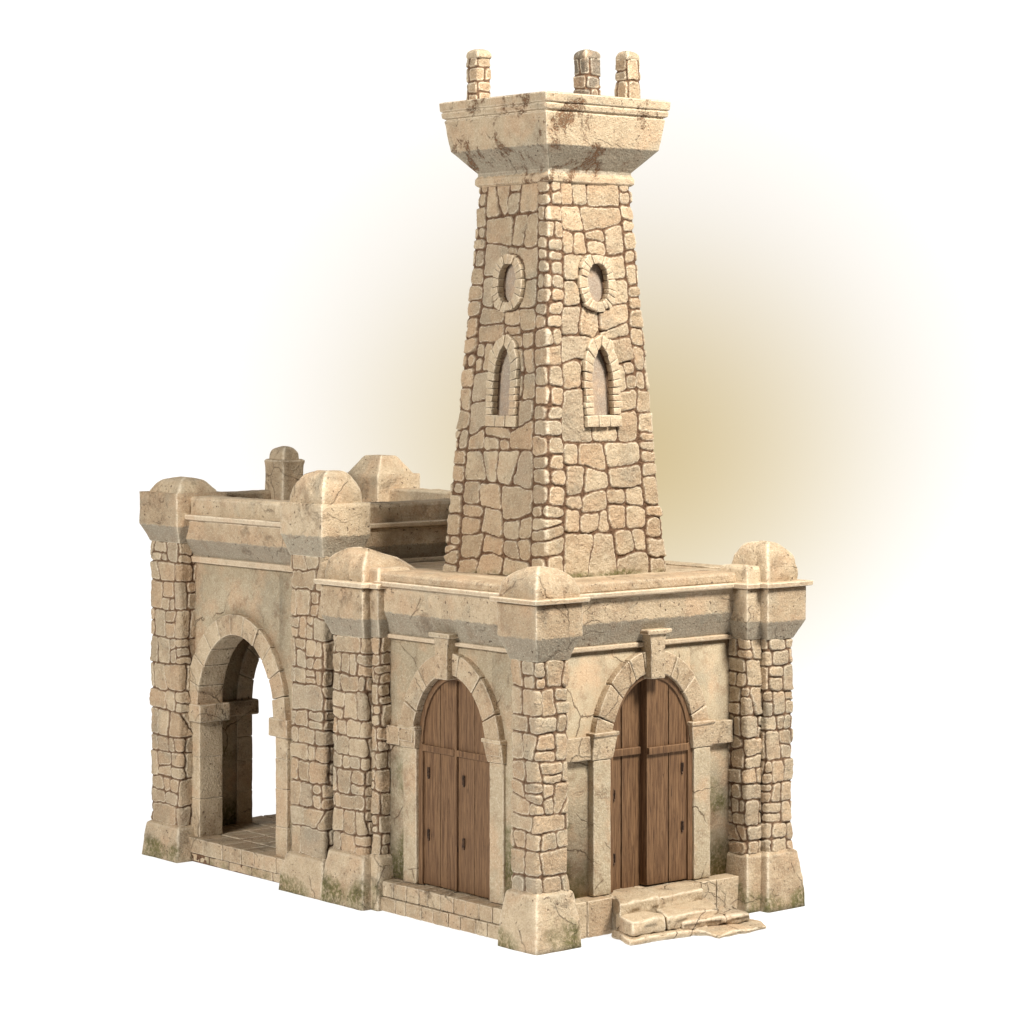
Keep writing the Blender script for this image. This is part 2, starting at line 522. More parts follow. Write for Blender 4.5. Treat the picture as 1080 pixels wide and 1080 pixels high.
def stone_material(name, pits=.5, stain=.35, cracks=0., a=STONE_A, b=STONE_B, shadeband=(.25, .228, .178), rust=0., rough=1.0, cscale=1.0):
    m, nt, bs = nodes(name); n = NB(nt); co = n.coord()
    mid = n.noise(co, 6, 6, .65); fine = n.noise(co, 30, 4, .72); grit = n.noise(co, 62, 3, .7)
    t = n.math('ADD', n.math('MULTIPLY', n.attr('tint'), .7), n.math('MULTIPLY', n.ramp(mid, .34, .66), .45), True)
    col = n.mix(t, a, b)
    col = n.mix(n.math('MULTIPLY', n.ramp(n.noise(co, 2.6, 4, .6), .46, .68), .6), col, STONE_P)
    hu = n.attr('hue')
    col = n.mix(n.math('MULTIPLY', n.ramp(hu, .72, .98), .36), col, (.33, .285, .215))
    col = n.mix(n.math('MULTIPLY', n.math('MULTIPLY', n.ramp(hu, .34, .08), n.ramp(hu, .0, .01)), .36), col, (.52, .33, .19))
    col = n.mix(n.math('MULTIPLY', n.ramp(n.noise(co, 1.9, 5, .6, .3), .52, .70), .45), col, (.27, .245, .185))
    gb = n.math('ADD', n.attr('grey'), n.math('MULTIPLY', n.math('SUBTRACT', n.noise(co, 13, 5, .7), .5), .85))
    col = n.mix(n.math('MULTIPLY', n.ramp(gb, .45, .58), .72), col, shadeband)  # grey on splays: weathered tone with underside shade painted into the colour
    col = n.mix(n.math('MULTIPLY', n.ramp(n.noise(co, 3.3, 7, .7), .50, .68), stain), col, (.20, .115, .06))
    # coarse grain of the stone
    col = n.mix(n.math('MULTIPLY', n.ramp(grit, .52, .66), .30), col, (.80, .71, .56))
    col = n.mix(n.math('MULTIPLY', n.ramp(fine, .54, .66), .28), col, (.23, .14, .08))
    col = n.mix(n.math('MULTIPLY', n.ramp(grit, .48, .34), .26), col, (.21, .13, .075))
    pit = n.math('MULTIPLY', n.ramp(n.noise(co, 27, 2, .5), .66, .70), n.ramp(n.noise(co, 3.1, 2), .40, .58))
    col = n.mix(n.math('MULTIPLY', pit, pits), col, (.10, .06, .035))
    wear = n.math('MULTIPLY', n.math('MULTIPLY', n.attr('edge'), n.ramp(n.noise(co, 16, 4, .65), .28, .56)), .76)
    col = n.mix(wear, col, (.78, .68, .52))
    hgt = n.math('ADD', n.math('MULTIPLY', fine, .9), n.math('MULTIPLY', grit, .55))
    hgt = n.math('ADD', hgt, n.math('MULTIPLY', n.noise(co, 15, 4, .6), 1.1))
    hgt = n.math('SUBTRACT', hgt, n.math('MULTIPLY', pit, 1.2 * pits))
    if cracks:
        mp = n.new('ShaderNodeVectorMath', operation='ADD'); nz = n.new('ShaderNodeTexNoise'); nz.inputs['Scale'].default_value = 2.6; nz.inputs['Detail'].default_value = 6
        n.L(co, nz.inputs['Vector'])
        sc_ = n.new('ShaderNodeVectorMath', operation='SCALE'); sc_.inputs['Scale'].default_value = .40; n.L(nz.outputs['Color'], sc_.inputs[0])
        n.L(co, mp.inputs[0]); n.L(sc_.outputs[0], mp.inputs[1])
        vo = n.new('ShaderNodeTexVoronoi', feature='DISTANCE_TO_EDGE'); vo.inputs['Scale'].default_value = 1.15 * cscale; n.L(mp.outputs[0], vo.inputs['Vector'])
        line = n.ramp(vo.outputs['Distance'], .003, .012, 1., 0.)
        line = n.math('MULTIPLY', line, n.ramp(n.noise(co, 1.5, 3), .50, .58))
        col = n.mix(n.math('MULTIPLY', line, cracks), col, (.10, .06, .03))
        hgt = n.math('SUBTRACT', hgt, n.math('MULTIPLY', line, 2.2 * cracks))
    if rust:
        rs = n.ramp(n.noise(co, 2.1, 6, .7, .4), *((.53, .60) if rust > .9 else (.57, .66)))
        rs = n.math('MULTIPLY', rs, n.ramp(n.noise(co, 40, 3, .7), .36, .56))
        col = n.mix(n.math('MULTIPLY', rs, rust), col, (.17, .08, .035))
        hgt = n.math('SUBTRACT', hgt, n.math('MULTIPLY', rs, .8))
    mcol = n.mix(n.ramp(n.noise(co, 40, 3), .35, .7), MORTAR, (.20, .115, .065))
    col = n.mix(n.attr('mort'), col, mcol)
    ms = n.math('MULTIPLY', n.math('ADD', n.attr('moss'), n.math('SUBTRACT', n.math('MULTIPLY', n.noise(co, 1.9, 5, .6), 2.6), 1.62)), n.ramp(n.attr('moss'), 0., .2))
    ms = n.ramp(ms, .32, .85)
    ms = n.math('MULTIPLY', ms, n.ramp(n.noise(co, 22, 4, .7), .28, .58))
    col = n.mix(n.math('MULTIPLY', ms, .9), col, (.115, .105, .03))
    n.L(col, bs.inputs['Base Color'])
    bs.inputs['Roughness'].default_value = .85
    bs.inputs['Specular IOR Level'].default_value = .25
    n.L(n.bump(hgt, 1.0 * rough, .015), bs.inputs['Normal'])
    return m

M_RUB = stone_material('rubble_stone', pits=.35, stain=.30, rough=1.25)
M_STONE = stone_material('dressed_stone', pits=.85, stain=.38, cracks=.4, rust=.25)
M_CAP = stone_material('tower_cap_stone', pits=.8, stain=.30, cracks=.25, rust=.91, a=(.52, .415, .28), b=(.39, .295, .19))
M_PLASTER = stone_material('plaster', pits=.3, stain=.5, cracks=.75, a=(.47, .395, .275), b=(.36, .285, .185), rust=.35, rough=.6)
M_TRIM = stone_material('pale_trim_stone', pits=.4, stain=.22, a=(.58, .47, .335), b=(.48, .365, .24), rough=.7)
M_RING = stone_material('window_ring_stone', pits=.3, stain=.15, a=(.59, .475, .325), b=(.43, .325, .21))
M_SHADED = stone_material('shaded_rubble', pits=.3, stain=.5, a=(.215, .18, .14), b=(.14, .115, .085))  # darker rubble for one merlon, its shade put into the colour
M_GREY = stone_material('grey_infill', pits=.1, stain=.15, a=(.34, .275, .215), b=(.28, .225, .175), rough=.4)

def wood_material():
    m, nt, bs = nodes('old_oak'); n = NB(nt); co = n.coord()
    mp = n.new('ShaderNodeMapping'); mp.inputs['Scale'].default_value = (22, 22, 1.1); n.L(co, mp.inputs[0])
    g = n.noise(mp.outputs[0], 2.2, 6, .62, .6)
    mp2 = n.new('ShaderNodeMapping'); mp2.inputs['Scale'].default_value = (60, 60, 1.6); n.L(co, mp2.inputs[0])
    g2 = n.noise(mp2.outputs[0], 2.4, 4, .6)
    col = n.mix(n.ramp(g, .3, .7), (.085, .040, .018), (.225, .125, .060))
    col = n.mix(n.math('MULTIPLY', n.attr('tint'), .45), col, (.16, .09, .045))
    col = n.mix(n.math('MULTIPLY', n.ramp(g2, .55, .66), .85), col, (.04, .019, .01))
    mp3 = n.new('ShaderNodeMapping'); mp3.inputs['Scale'].default_value = (26, 26, 5.5); n.L(co, mp3.inputs[0])
    kn = n.math('MULTIPLY', n.ramp(n.noise(mp3.outputs[0], 1., 3, .6, .8), .66, .72), n.ramp(n.noise(co, 2.0, 2), .5, .6))
    col = n.mix(n.math('MULTIPLY', kn, .85), col, (.03, .014, .008))
    col = n.mix(n.math('MULTIPLY', n.attr('edge'), .45), col, (.36, .225, .125))
    n.L(col, bs.inputs['Base Color']); bs.inputs['Roughness'].default_value = .7
    bs.inputs['Specular IOR Level'].default_value = .3
    h = n.math('SUBTRACT', n.math('ADD', g, n.math('MULTIPLY', g2, -.7)), kn)
    n.L(n.bump(h, .6, .01), bs.inputs['Normal'])
    return m
M_WOOD = wood_material()

# ------------------------------------------------------------------ things
def thing(name, label, cat, loc):
    o = bpy.data.objects.new(name, None); COL.objects.link(o)
    o.location = loc; o['label'] = label; o['category'] = cat
    o.empty_display_size = .3
    return o

house = thing('tower_house', 'square sandstone house with two arched wooden doors carrying the tall tapering rubble stone tower', 'building', (2, 2, 0))
gate = thing('gateway', 'lower roofless sandstone gateway with an open arch, built against the tower house', 'gateway', (2, 5.8, 0))

def pillar(root, x0, x1, y0, y1, base, zs, zsp, zf, zm, zdome, capo=.1, baseo=.1, basez=.6, dome='dome', trim=True, domeo=.06, domefn=None):
    cx, cy, hx, hy = (x0 + x1) / 2, (y0 + y1) / 2, (x1 - x0) / 2, (y1 - y0) / 2
    p = pillar_rubble(x0 + .02, x1 - .02, y0 + .02, y1 - .02, basez - .02, zs + .02).build('pillar', M_RUB, root)
    b = MB(); sq_loft(b, cx, cy, hx, hy, [(baseo, 0), (baseo * .82, basez * .45), (.035, basez - .03), (-.005, basez), (-.06, basez + .01)], rc=.03, amp=.006, chip=.02, moss=(.1, basez * .95), rp=.03)
    b.build('base', M_STONE, p)
    c = MB(); sq_loft(c, cx, cy, hx, hy, [(-.03, zs), (.0, zs + .005), (capo * .35, zs + (zsp - zs) * .4), (capo, zsp), (capo, zf)], rc=.018, amp=.004, chip=.012, grey=(zs, zsp - .004))
    c.build('capital', M_STONE, p)
    if trim:
        t = MB(); sq_loft(t, cx, cy, hx, hy, [(capo - .02, zf), (capo + .055, zf + .012), (capo + .06, zm), (capo - .03, zm + .006)], rc=.016, amp=.002, rp=.008)
        t.build('moulding', M_TRIM, p)
    if dome:
        d = MB()
        hw = min(hx, hy)
        if dome == 'dome':
            pr = cloister(hw + domeo, zdome - zm, zm, pw=1.0)
            sq_loft(d, cx, cy, hx + domeo, hy + domeo, pr, rc=.035, amp=.024, freq=4.2, dome=True, step=.022, chip=.035, shear=domefn)
        elif dome == 'low':
            pr = [(capo - .08, zm - .01), (capo - .09, zm + .02), (capo - .13, zm + (zdome - zm) * .45), (-hw * .35, zm + (zdome - zm) * .85), (-hw * .7, zdome), (-hw * .97, zdome + .01)]
            sq_loft(d, cx, cy, hx, hy, pr, rc=.04, amp=.009, freq=6, rp=.04, chip=.02)
        else:
            pr = [(capo - .05, zm - .01), (capo - .075, zm + .015), (-hw * .45, zdome - .03), (-hw * .55, zdome), (-hw * .98, zdome + .004)]
            sq_loft(d, cx, cy, hx, hy, pr, rc=.025, amp=.006, freq=6, rp=.025, chip=.015)
        d.build('cap_stone', M_STONE, p)
    return p

def boulder(p):                                         # long worn boulder sloping away from the front
    q = p.copy(); t = np.clip((p[:, 0] - .38) / .36, -1, 1)
    q[:, 0] = np.where(t > 0, .38 + (p[:, 0] - .38) * 1.75, p[:, 0])
    q[:, 2] = 3.73 + (p[:, 2] - 3.73) * np.where(t > 0, 1 - .35 * t, 1.0)
    return q
# ---- tower house pillars: near corner, left end, right end, hidden back corner
pillar(house, .10, .56, .10, .56, None, 3.07, 3.335, 3.685, 3.745, 4.08, basez=.62, domeo=.085)
pillar(house, .10, .66, 3.15, 3.78, None, 3.09, 3.32, 3.67, 3.735, 4.10, capo=.09, basez=.61, domeo=.05, domefn=boulder)
pillar(house, 3.565, 3.995, .10, .60, None, 3.08, 3.30, 3.68, 3.745, 4.19, basez=.66)
pillar(house, 3.45, 3.95, 3.30, 3.80, None, 3.08, 3.30, 3.68, 3.745, 4.05, basez=.62)

def pilaster(root, f, u0, u1, d0, d1, basez, zs, zsp, zf, zm, ztop):
    if f == 'L': x0, x1, y0, y1 = d0, d1, u0, u1
    else: x0, x1, y0, y1 = u0, u1, d0, d1
    cx, cy, hx, hy = (x0 + x1) / 2, (y0 + y1) / 2, (x1 - x0) / 2, (y1 - y0) / 2
    p = pillar_rubble(x0 + .015, x1 - .015, y0 + .015, y1 - .015, basez - .02, zs + .02, amax=.09).build('pilaster', M_RUB, root)
    b = MB(); sq_loft(b, cx, cy, hx, hy, [(.075, 0), (.06, basez * .45), (.03, basez - .03), (-.005, basez), (-.05, basez + .01)], rc=.025, amp=.005, chip=.015, moss=(.1, basez * .95), rp=.025)
    b.build('base', M_STONE, p)
    c = MB(); sq_loft(c, cx, cy, hx, hy, [(-.03, zs), (.0, zs + .005), (.03, zs + (zsp - zs) * .4), (.08, zsp), (.08, zf)], rc=.018, amp=.004, chip=.012, grey=(zs, zsp - .004))
    c.build('capital', M_STONE, p)
    t = MB(); sq_loft(t, cx, cy, hx, hy, [(.06, zf), (.13, zf + .012), (.135, zm), (.05, zm + .006)], rc=.016, amp=.002, rp=.008)
    t.build('moulding', M_TRIM, p)
    d = MB(); sq_loft(d, cx, cy, hx, hy, [(.06, zm - .01), (.055, zm + .02), (.03, ztop - .03), (0, ztop), (-.06, ztop + .004)], rc=.03, amp=.007, freq=7, rp=.03)
    d.build('cap_stone', M_STONE, p)
    return p
pilaster(house, 'L', 2.995, 3.16, .20, .60, .62, 3.10, 3.33, 3.665, 3.73, 3.90)
pilaster(house, 'R', 3.335, 3.575, .20, .60, .65, 3.09, 3.31, 3.675, 3.74, 3.93)

# ---- wing pillars
pillar(gate, .10, .66, 3.94, 4.62, None, 3.97, 4.225, 4.60, 4.602, 4.97, capo=.08, basez=.46, trim=False, domeo=.01)
pillar(gate, .10, .66, 6.99, 7.67, None, 3.98, 4.205, 4.61, 4.612, 4.79, capo=.10, baseo=.08, basez=.44, dome='low', trim=False)
pillar(gate, 3.24, 3.80, 6.99, 7.67, None, 3.98, 4.205, 4.76, 4.762, 5.0, capo=.08, basez=.44, dome='pyramid', trim=False)
pillar(gate, 3.24, 3.80, 3.96, 4.50, None, 3.98, 4.205, 4.60, 4.602, 4.90, capo=.08, basez=.44, dome='low', trim=False)

# ---- house walls, arches, doors
def arch_set(root, f, wd, uw0, uw1, zpl, ztop, c, a, zs, b, ring, ring_d0, ring_d1, angles, thick=.3, keystone=None, jambw=.26, imp=(1.88, 2.11), imp_over=.06):
    w = arch_wall(MB(), f, uw0, uw1, wd, wd + thick, zpl, ztop, c, a + .014, zs, b + .014).build('wall', M_PLASTER, root)
    ar = MB(); voussoirs(ar, f, c, a, zs, b, ring, wd + ring_d0, wd + ring_d1, angles)
    ar = ar.build('arch', M_STONE, w)
    return w, ar

def jambs(w, f, wd, c, a, z0, z1, jw, d0, d1, cuts, wide=None):
    for s in (-1, 1):
        j = MB(); zz = [z0] + list(cuts) + [z1]
        for za, zb in zip(zz[:-1], zz[1:]):
            fbox(j, f, c + s * a, c + s * (a + jw), wd + d0, wd + d1, za + .004, zb - .004, r=.016, step=.06, amp=.003, chip=.01, tint=rng.uniform(.1, .5))
        j.build('jamb', M_PLASTER, w)

def imposts(w, f, wd, c, a, z0, z1, jw, d0, d1, over, ext):
    for s in (-1, 1):
        j = MB()
        e0 = c + s * (a - over); e1 = c + s * (a + jw)
        def fn(p, z0=z0, z1=z1, e0=e0, s=s, f=f):
            q = p.copy(); k = (p[:, 2] - z0) / (z1 - z0)
            ax = 1 if f == 'L' else 0; dx = 1 - ax
            q[:, ax] += np.where(np.abs(p[:, ax] - e0) < .12, s * .045 * (1 - k), 0)
            q[:, dx] += np.where(p[:, dx] < wd, .03 * (1 - k), 0)
            return q
        fbox(j, f, e0, e1, wd + d0 - .03, wd + d1, z0, z1, r=.014, step=.05, amp=.004, chip=.015, fn=fn)
        if ext[0 if s < 0 else 1] is not None:
            e2 = ext[0 if s < 0 else 1]
            fbox(j, f, e1 + s * .006, e2, wd - .075, wd + .1, z0 + .01, z1 - .005, r=.012, step=.05, amp=.004, chip=.012)
        fbox(j, f, c + s * (a - over - .008), e1 + s * .006, wd + d0 - .045, wd + d1, z1 - .012, z1 + .032, r=.014, step=.05, amp=.004, chip=.015)
        j.build('impost', M_STONE, w)

def keystone(par, f, c, z0, z1, wb, wt, d0, d1, ztop_band=.075):
    k = MB()
    def fn(p):
        q = p.copy(); t = (p[:, 2] - z0) / (z1 - z0)
        ax = 1 if f == 'L' else 0
        q[:, ax] = c + (p[:, ax] - c) * (wb + (wt - wb) * np.clip(t, 0, 1) ** 5) / wt
        return q
    fbox(k, f, c - wt / 2, c + wt / 2, d0, d1, z0, z1 - .05, r=.014, step=.04, amp=.003, chip=.01, fn=fn, tint=.3)
    fbox(k, f, c - wt / 2 - .035, c + wt / 2 + .035, d0 - .035, d1, z1 - .055, z1, r=.016, step=.04, amp=.003, chip=.01, tint=.15)
    return k.build('keystone', M_STONE, par)

# door 1, left face: wall at x = .365
W1 = .365
w1, a1 = arch_set(house, 'L', W1, .5, 3.0, .36, 3.10, 1.83, .65, 1.95, .83, .245, -.085, .16,
                  [0, 26, 52, 78, 102, 128, 154, 180])
jambs(w1, 'L', W1, 1.83, .65, .345, 1.89, .24, -.035, .2, [])
imposts(w1, 'L', W1, 1.83, .65, 1.885, 2.11, .26, -.06, .2, .05, (None, 2.985))
keystone(a1, 'L', 1.87, 2.73, 3.25, .215, .30, .20, .42)
# door 2, right face: wall at y = .5
W2 = .50
w2, a2 = arch_set(house, 'R', W2, .5, 3.36, .40, 3.10, 2.07, .635, 1.97, .83, .25, -.10, .10,
                  [0, 22, 44, 66, 80, 100, 114, 136, 158, 180])
jambs(w2, 'R', W2, 2.07, .635, .405, 1.90, .255, -.09, .2, [])
imposts(w2, 'R', W2, 2.07, .635, 1.90, 2.17, .28, -.10, .2, .07, (.62, 3.33))
keystone(a2, 'R', 2.06, 2.74, 3.29, .205, .29, .315, .55)
# hidden outer walls of the house
fb = MB(); fbox(fb, 'L', .6, 3.3, 3.62, 3.85, 0, 3.12, r=.01, step=.5, amp=0, tint=.5); fb.build('wall', M_PLASTER, house)

def leaf(door, f, planks, d0, d1, z0, c, a, zs, b, rails, rail_t=.025):
    m = MB()
    for (u0, u1) in planks:
        def fn(p, f=f):
            q = p.copy(); ax = 1 if f == 'L' else 0
            s = np.clip((p[:, ax] - c) / a, -1, 1)
            top = zs + b * np.sqrt(1 - s * s)
            q[:, 2] = z0 + (p[:, 2] - z0) / (3.0 - z0) * (top - z0)
            return q
        dd = rng.uniform(-.004, .004)
        fbox(m, f, u0 + .008, u1 - .008, d0 + dd, d1, z0, 3.0, r=.012, step=.045, amp=.002, fn=fn)
    o = m.build('door_leaf', M_WOOD, door)
    return o

def rail(door, f, u0, u1, d0, d1, z0, z1):
    m = MB(); fbox(m, f, u0, u1, d0, d1, z0, z1, r=.008, step=.06, amp=.0015, tint=.1); return m.build('rail', M_WOOD, door)

def door_frame(f, c, a, zs, b, w, d0, d1, z0, root):
    m = MB()
    th0 = np.linspace(0, 180, 9)
    voussoirs(m, f, c, a - w, zs, b - w, w, d0, d1, [0, 90, 180], gap=.001)
    for s in (-1, 1): fbox(m, f, c + s * (a - w), c + s * a, d0, d1, z0, zs, r=.008, step=.08, amp=.002, tint=.3)
    return m.build('door_frame', M_WOOD, root)

def iron_material():
    m, nt, bs = nodes('dark_iron'); n = NB(nt)
    col = n.mix(n.ramp(n.noise(n.coord(), 30, 3), .4, .65), (.040, .022, .013), (.12, .065, .035)); n.L(col, bs.inputs['Base Color'])
    bs.inputs['Roughness'].default_value = .6; bs.inputs['Metallic'].default_value = .4
    return m
M_IRON = iron_material()
def hasp(lf, f, u, d, z, s=.6):
    m = MB()                                              # long iron loop with a ring at its foot
    for du in (-.02, .02): fbox(m, f, u + du * s - .006, u + du * s + .006, d - .016, d + .01, z - .04, z + .10 * s, r=.004, step=.03, amp=.001)
    fbox(m, f, u - .026 * s, u + .026 * s, d - .017, d + .01, z + .095 * s, z + .108 * s, r=.004, step=.03, amp=.001)
    fbox(m, f, u - .013, u + .013, d - .018, d + .01, z - .065, z - .037, r=.012, step=.015, amp=.001)
    m.build('hasp', M_IRON, lf)
# wooden door 1 (closed pair of leaves)
dr = MB(); D1 = W1 + .035
door1 = door_frame('L', 1.83, .66, 1.95, .84, .075, D1 - .03, D1 + .12, .35, house); door1.name = 'door'
door1['label'] = 'closed pair of brown plank leaves under the left arch'
lfa = leaf(door1, 'L', [(1.845, 2.13), (2.13, 2.43)], D1, D1 + .07, .36, 1.83, .61, 1.95, .79, None)
lfb = leaf(door1, 'L', [(1.23, 1.52), (1.52, 1.815)], D1, D1 + .07, .36, 1.83, .61, 1.95, .79, None)
for lf_, u_, z_ in ((lfa, 2.33, 1.62), (lfa, 2.33, .92), (lfb, 1.70, 1.60), (lfb, 1.70, .90)): hasp(lf_, 'L', u_, D1, z_)
m = MB()
fbox(m, 'L', 1.812, 1.850, D1 - .022, D1 + .05, .36, 2.72, r=.007, step=.06, amp=.0015, tint=.2); m.build('meeting_strip', M_WOOD, door1)
rail(door1, 'L', 1.855, 2.43, D1 - .03, D1 + .03, 1.865, 1.935); rail(door1, 'L', 1.23, 1.808, D1 - .03, D1 + .03, 1.865, 1.935)
# wooden door 2 (left leaf pushed in a little)
D2 = W2 - .035
door2 = door_frame('R', 2.07, .645, 1.97, .84, .075, D2 - .02, D2 + .2, .41, house); door2.name = 'door'
door2['label'] = 'brown plank double door whose left leaf is set further in'
lfa = leaf(door2, 'R', [(2.02, 2.36), (2.36, 2.645)], D2, D2 + .13, .42, 2.07, .60, 1.97, .80, None)
lfb = leaf(door2, 'R', [(1.46, 1.76), (1.76, 2.06)], D2 + .13, D2 + .20, .34, 2.07, .625, 1.97, .81, None)
for lf_, u_, z_, d_ in ((lfa, 2.56, 1.68, 0), (lfa, 2.56, 1.02, 0), (lfb, 1.64, 1.45, .13), (lfb, 1.64, .74, .13)): hasp(lf_, 'R', u_, D2 + d_, z_)
rail(door2, 'R', 2.03, 2.64, D2 - .035, D2 + .03, 1.88, 1.96); rail(door2, 'R', 1.46, 2.02, D2 + .095, D2 + .15, 1.88, 1.96)

# ---- friezes of the house (splay with grey underside shade painted in, tan fascia, trim, coping)
def frieze(root, f, u0, u1, wd, fa, zb, zl, zsp, zf, zm, zc, back, coping_d, mold_u=None):
    m = MB(); extrude_profile(m, f, u0, u1, [(wd + .2, zb + .03), (wd - .02, zb + .03), (wd - .025, zl), (fa + .005, zsp), (fa, zf), (wd + .2, zf)], grey=(zl - .05, zsp), chip=.012, amp=.004)
    fr = m.build('frieze', M_STONE, root)
    t = MB(); extrude_profile(t, f, u0, u1, [(wd + .05, zb), (wd - .035, zb), (wd - .055, zb + .012), (wd - .055, zl - .008), (wd - .04, zl), (wd + .05, zl)], r=.009, amp=.0015)
    t.build('moulding', M_TRIM, fr)
    mu = mold_u or (u0, u1)
    t = MB(); extrude_profile(t, f, mu[0], mu[1], [(wd + .1, zf), (fa - .02, zf), (fa - .075, zf + .018), (fa - .08, zm), (fa + .05, zm + .005), (wd + .1, zm + .005)], r=.009, amp=.002)
    t.build('moulding', M_TRIM, fr)
    c = MB(); extrude_profile(c, f, u0, u1, [(back, zm), (coping_d, zm), (coping_d - .01, zm + .02), (coping_d + .01, zc - .02), (coping_d + .05, zc), (back, zc)], r=.02, amp=.004, chip=.012)
    c.build('coping', M_STONE, fr)
    return fr
frieze(house, 'L', .62, 3.0, W1, .205, 3.095, 3.15, 3.41, 3.695, 3.76, 3.862, .62, .19)
frieze(house, 'R', .60, 3.34, W2, .35, 3.085, 3.145, 3.405, 3.675, 3.74, 3.86, .80, .335)
c = MB(); fbox(c, 'L', .5, 3.4, 3.52, 3.80, 3.1, 3.875, r=.02, step=.12, amp=.004); c.build('coping', M_STONE, house)
rf = MB(); rbox(rf, (.5, .66, 3.5), (3.6, 3.96, 3.85), r=.01, step=.06, amp=.004, freq=5, tint=.2); rf.build('roof', M_STONE, house)

# ---- plinths under the doors
def brick_row(mb, f, us, d0, d1, z0, z1, **k):
    for a, b in zip(us[:-1], us[1:]):
        fbox(mb, f, a + .005, b - .005, d0 + rng.uniform(-.006, .006), d1, z0 + .004, z1 - .004, r=.014, step=.05, amp=.003, chip=.012, **k)
def cuts(u0, u1, w, jit=.2):
    n = max(1, int(round((u1 - u0) / w))); x = np.linspace(u0, u1, n + 1)
    x[1:-1] += rng.uniform(-jit, jit, n - 1) * w; return list(x)
p = MB()
fbox(p, 'L', .5, 3.0, .22, .7, 0, .335, r=.004, step=.3, amp=0, mort=1.0)
brick_row(p, 'L', cuts(.55, 2.93, .21), .185, .66, .165, .345)
brick_row(p, 'L', cuts(.55, 2.93, .235), .165, .4, .0, .165, moss=.35)
p.build('plinth', M_STONE, house)
p = MB()
fbox(p, 'R', .5, 3.4, .33, .8, 0, .38, r=.004, step=.3, amp=0, mort=1.0)
brick_row(p, 'R', cuts(.6, 3.34, .33), .29, .75, .0, .405)
p.build('plinth', M_STONE, house)

# ---- tower
TC = 1.93; WB, WT, ZB, ZT = .905, .60, 3.82, 8.34
def hw(z): return WB + (z - ZB) / (ZT - ZB) * (WT - WB)
def in_round(s, z, zc, a, b, e=2.6): return np.abs(s / a) ** e + np.abs((z - zc) / b) ** e - 1
WIN = [('oval', 7.155, .145, .235), ('lancet', 6.03, .15, .40)]
def lancet_dist(s, z, a, z0, zs, z1):
    """<0 inside a pointed arch: width 2a, sill z0, spring zs, apex z1"""
    k = np.clip((z - zs) / (z1 - zs), 0, 1)
    w = a * (1 - k ** 1.5)
    return np.maximum(np.maximum(np.abs(s) - w, z0 - z), z - z1)
def carve(face, t, P3, h, mort, tn, edge):
    z = P3[..., 2]; wz = hw(z)
    vis = ((face == 1) | (face == 2))[None]
    s = (t[None] - .5) * 2 * wz
    for f_, sgn, off in ((1, -1, .02), (2, 1, .0)):
        ok = (face == f_)[None] & np.ones_like(z, bool)
        so = s - (.03 if f_ == 1 else .015) * (1)
        r1 = in_round(so, z, 7.155, .275, .335) < 0
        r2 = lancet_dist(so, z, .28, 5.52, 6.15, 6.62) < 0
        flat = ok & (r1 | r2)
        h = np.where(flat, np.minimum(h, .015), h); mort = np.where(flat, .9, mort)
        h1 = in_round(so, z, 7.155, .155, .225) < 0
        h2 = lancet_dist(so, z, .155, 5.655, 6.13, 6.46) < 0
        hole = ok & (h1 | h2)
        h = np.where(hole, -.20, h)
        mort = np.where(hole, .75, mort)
    return h, mort, tn, edge
tw = MB()
cb = [(TC + WB, TC + WB), (TC - WB, TC + WB), (TC - WB, TC - WB), (TC + WB, TC - WB)]
ct = [(TC + WT, TC + WT), (TC - WT, TC + WT), (TC - WT, TC - WT), (TC + WT, TC - WT)]
Wm = WB + WT; Hh = ZT - ZB; cs = .21
regs = []
for i in range(4):
    u0 = i * Wm
    P_ = lambda a, b: np.array([[a, 0], [b, 0], [b, Hh], [a, Hh]], float)
    for band in courses(u0 + cs, u0 + Wm - cs, 0, Hh, .26, .62): regs.append((band, .24, .115, .12, .14))
for i in range(1, 4):
    u0 = i * Wm
    for band in courses(u0 - cs, u0 + cs, 0, Hh, .14, .50): regs.append((band, .10, .125, .06, .08))
for (a, b) in ((0, cs), (4 * Wm - cs, 4 * Wm)):
    for band in courses(a, b, 0, Hh, .15, .4): regs.append((band, .09, .11, .05, .06))
rubble(tw, cb, ct, ZB, ZT, regs, step=.0105, H=.019, m=.0098, r=.014, corner_strip=cs, carve=carve, zmoss=(3.86, 4.02), wob=.016, warp=.045, rad=.05)
tower = tw.build('tower', M_RUB, house)

cap = MB()
sq_loft(cap, TC, TC, WT, WT, [(-.05, 8.27), (.03, 8.275), (.055, 8.30), (.055, 8.36), (.03, 8.40), (.03, 8.43), (.255, 8.69), (.305, 9.04), (.285, 9.055), (.325, 9.075), (.335, 9.13), (.318, 9.14), (.345, 9.155), (.352, 9.25), (.31, 9.262), (-.2, 9.262)], rc=.014, amp=.004, step=.04, rp=.008, chip=.014, grey=(8.43, 8.685), tint=.3)
cap.build('tower_cap', M_CAP, tower)
for (x, y, w, h_) in ((TC - .62, TC + .62, .098, .60), (TC + .60, TC - .60, .098, .56), (TC + .67, TC + .19, .11, .64)):
    mm = MB()
    c4 = [(x + w, y + w), (x - w, y + w), (x - w, y - w), (x + w, y - w)]
    z0, z1 = 9.25, 9.26 + h_ - .07
    rg = [(b_, .06, .12, .05, .05) for b_ in courses(0, 8 * w, 0, z1 - z0, .15, .27)]
    rubble(mm, c4, c4, z0, z1, rg, step=.0085, H=.014, m=.008, r=.02)
    sq_loft(mm, x, y, w + .012, w + .012, cloister(w + .012, .09, z1 - .005, pw=1.1), rc=.03, amp=.008, freq=16, dome=True, step=.03)
    mm.build('merlon', M_RUB if x < TC + .64 else M_SHADED, tower)

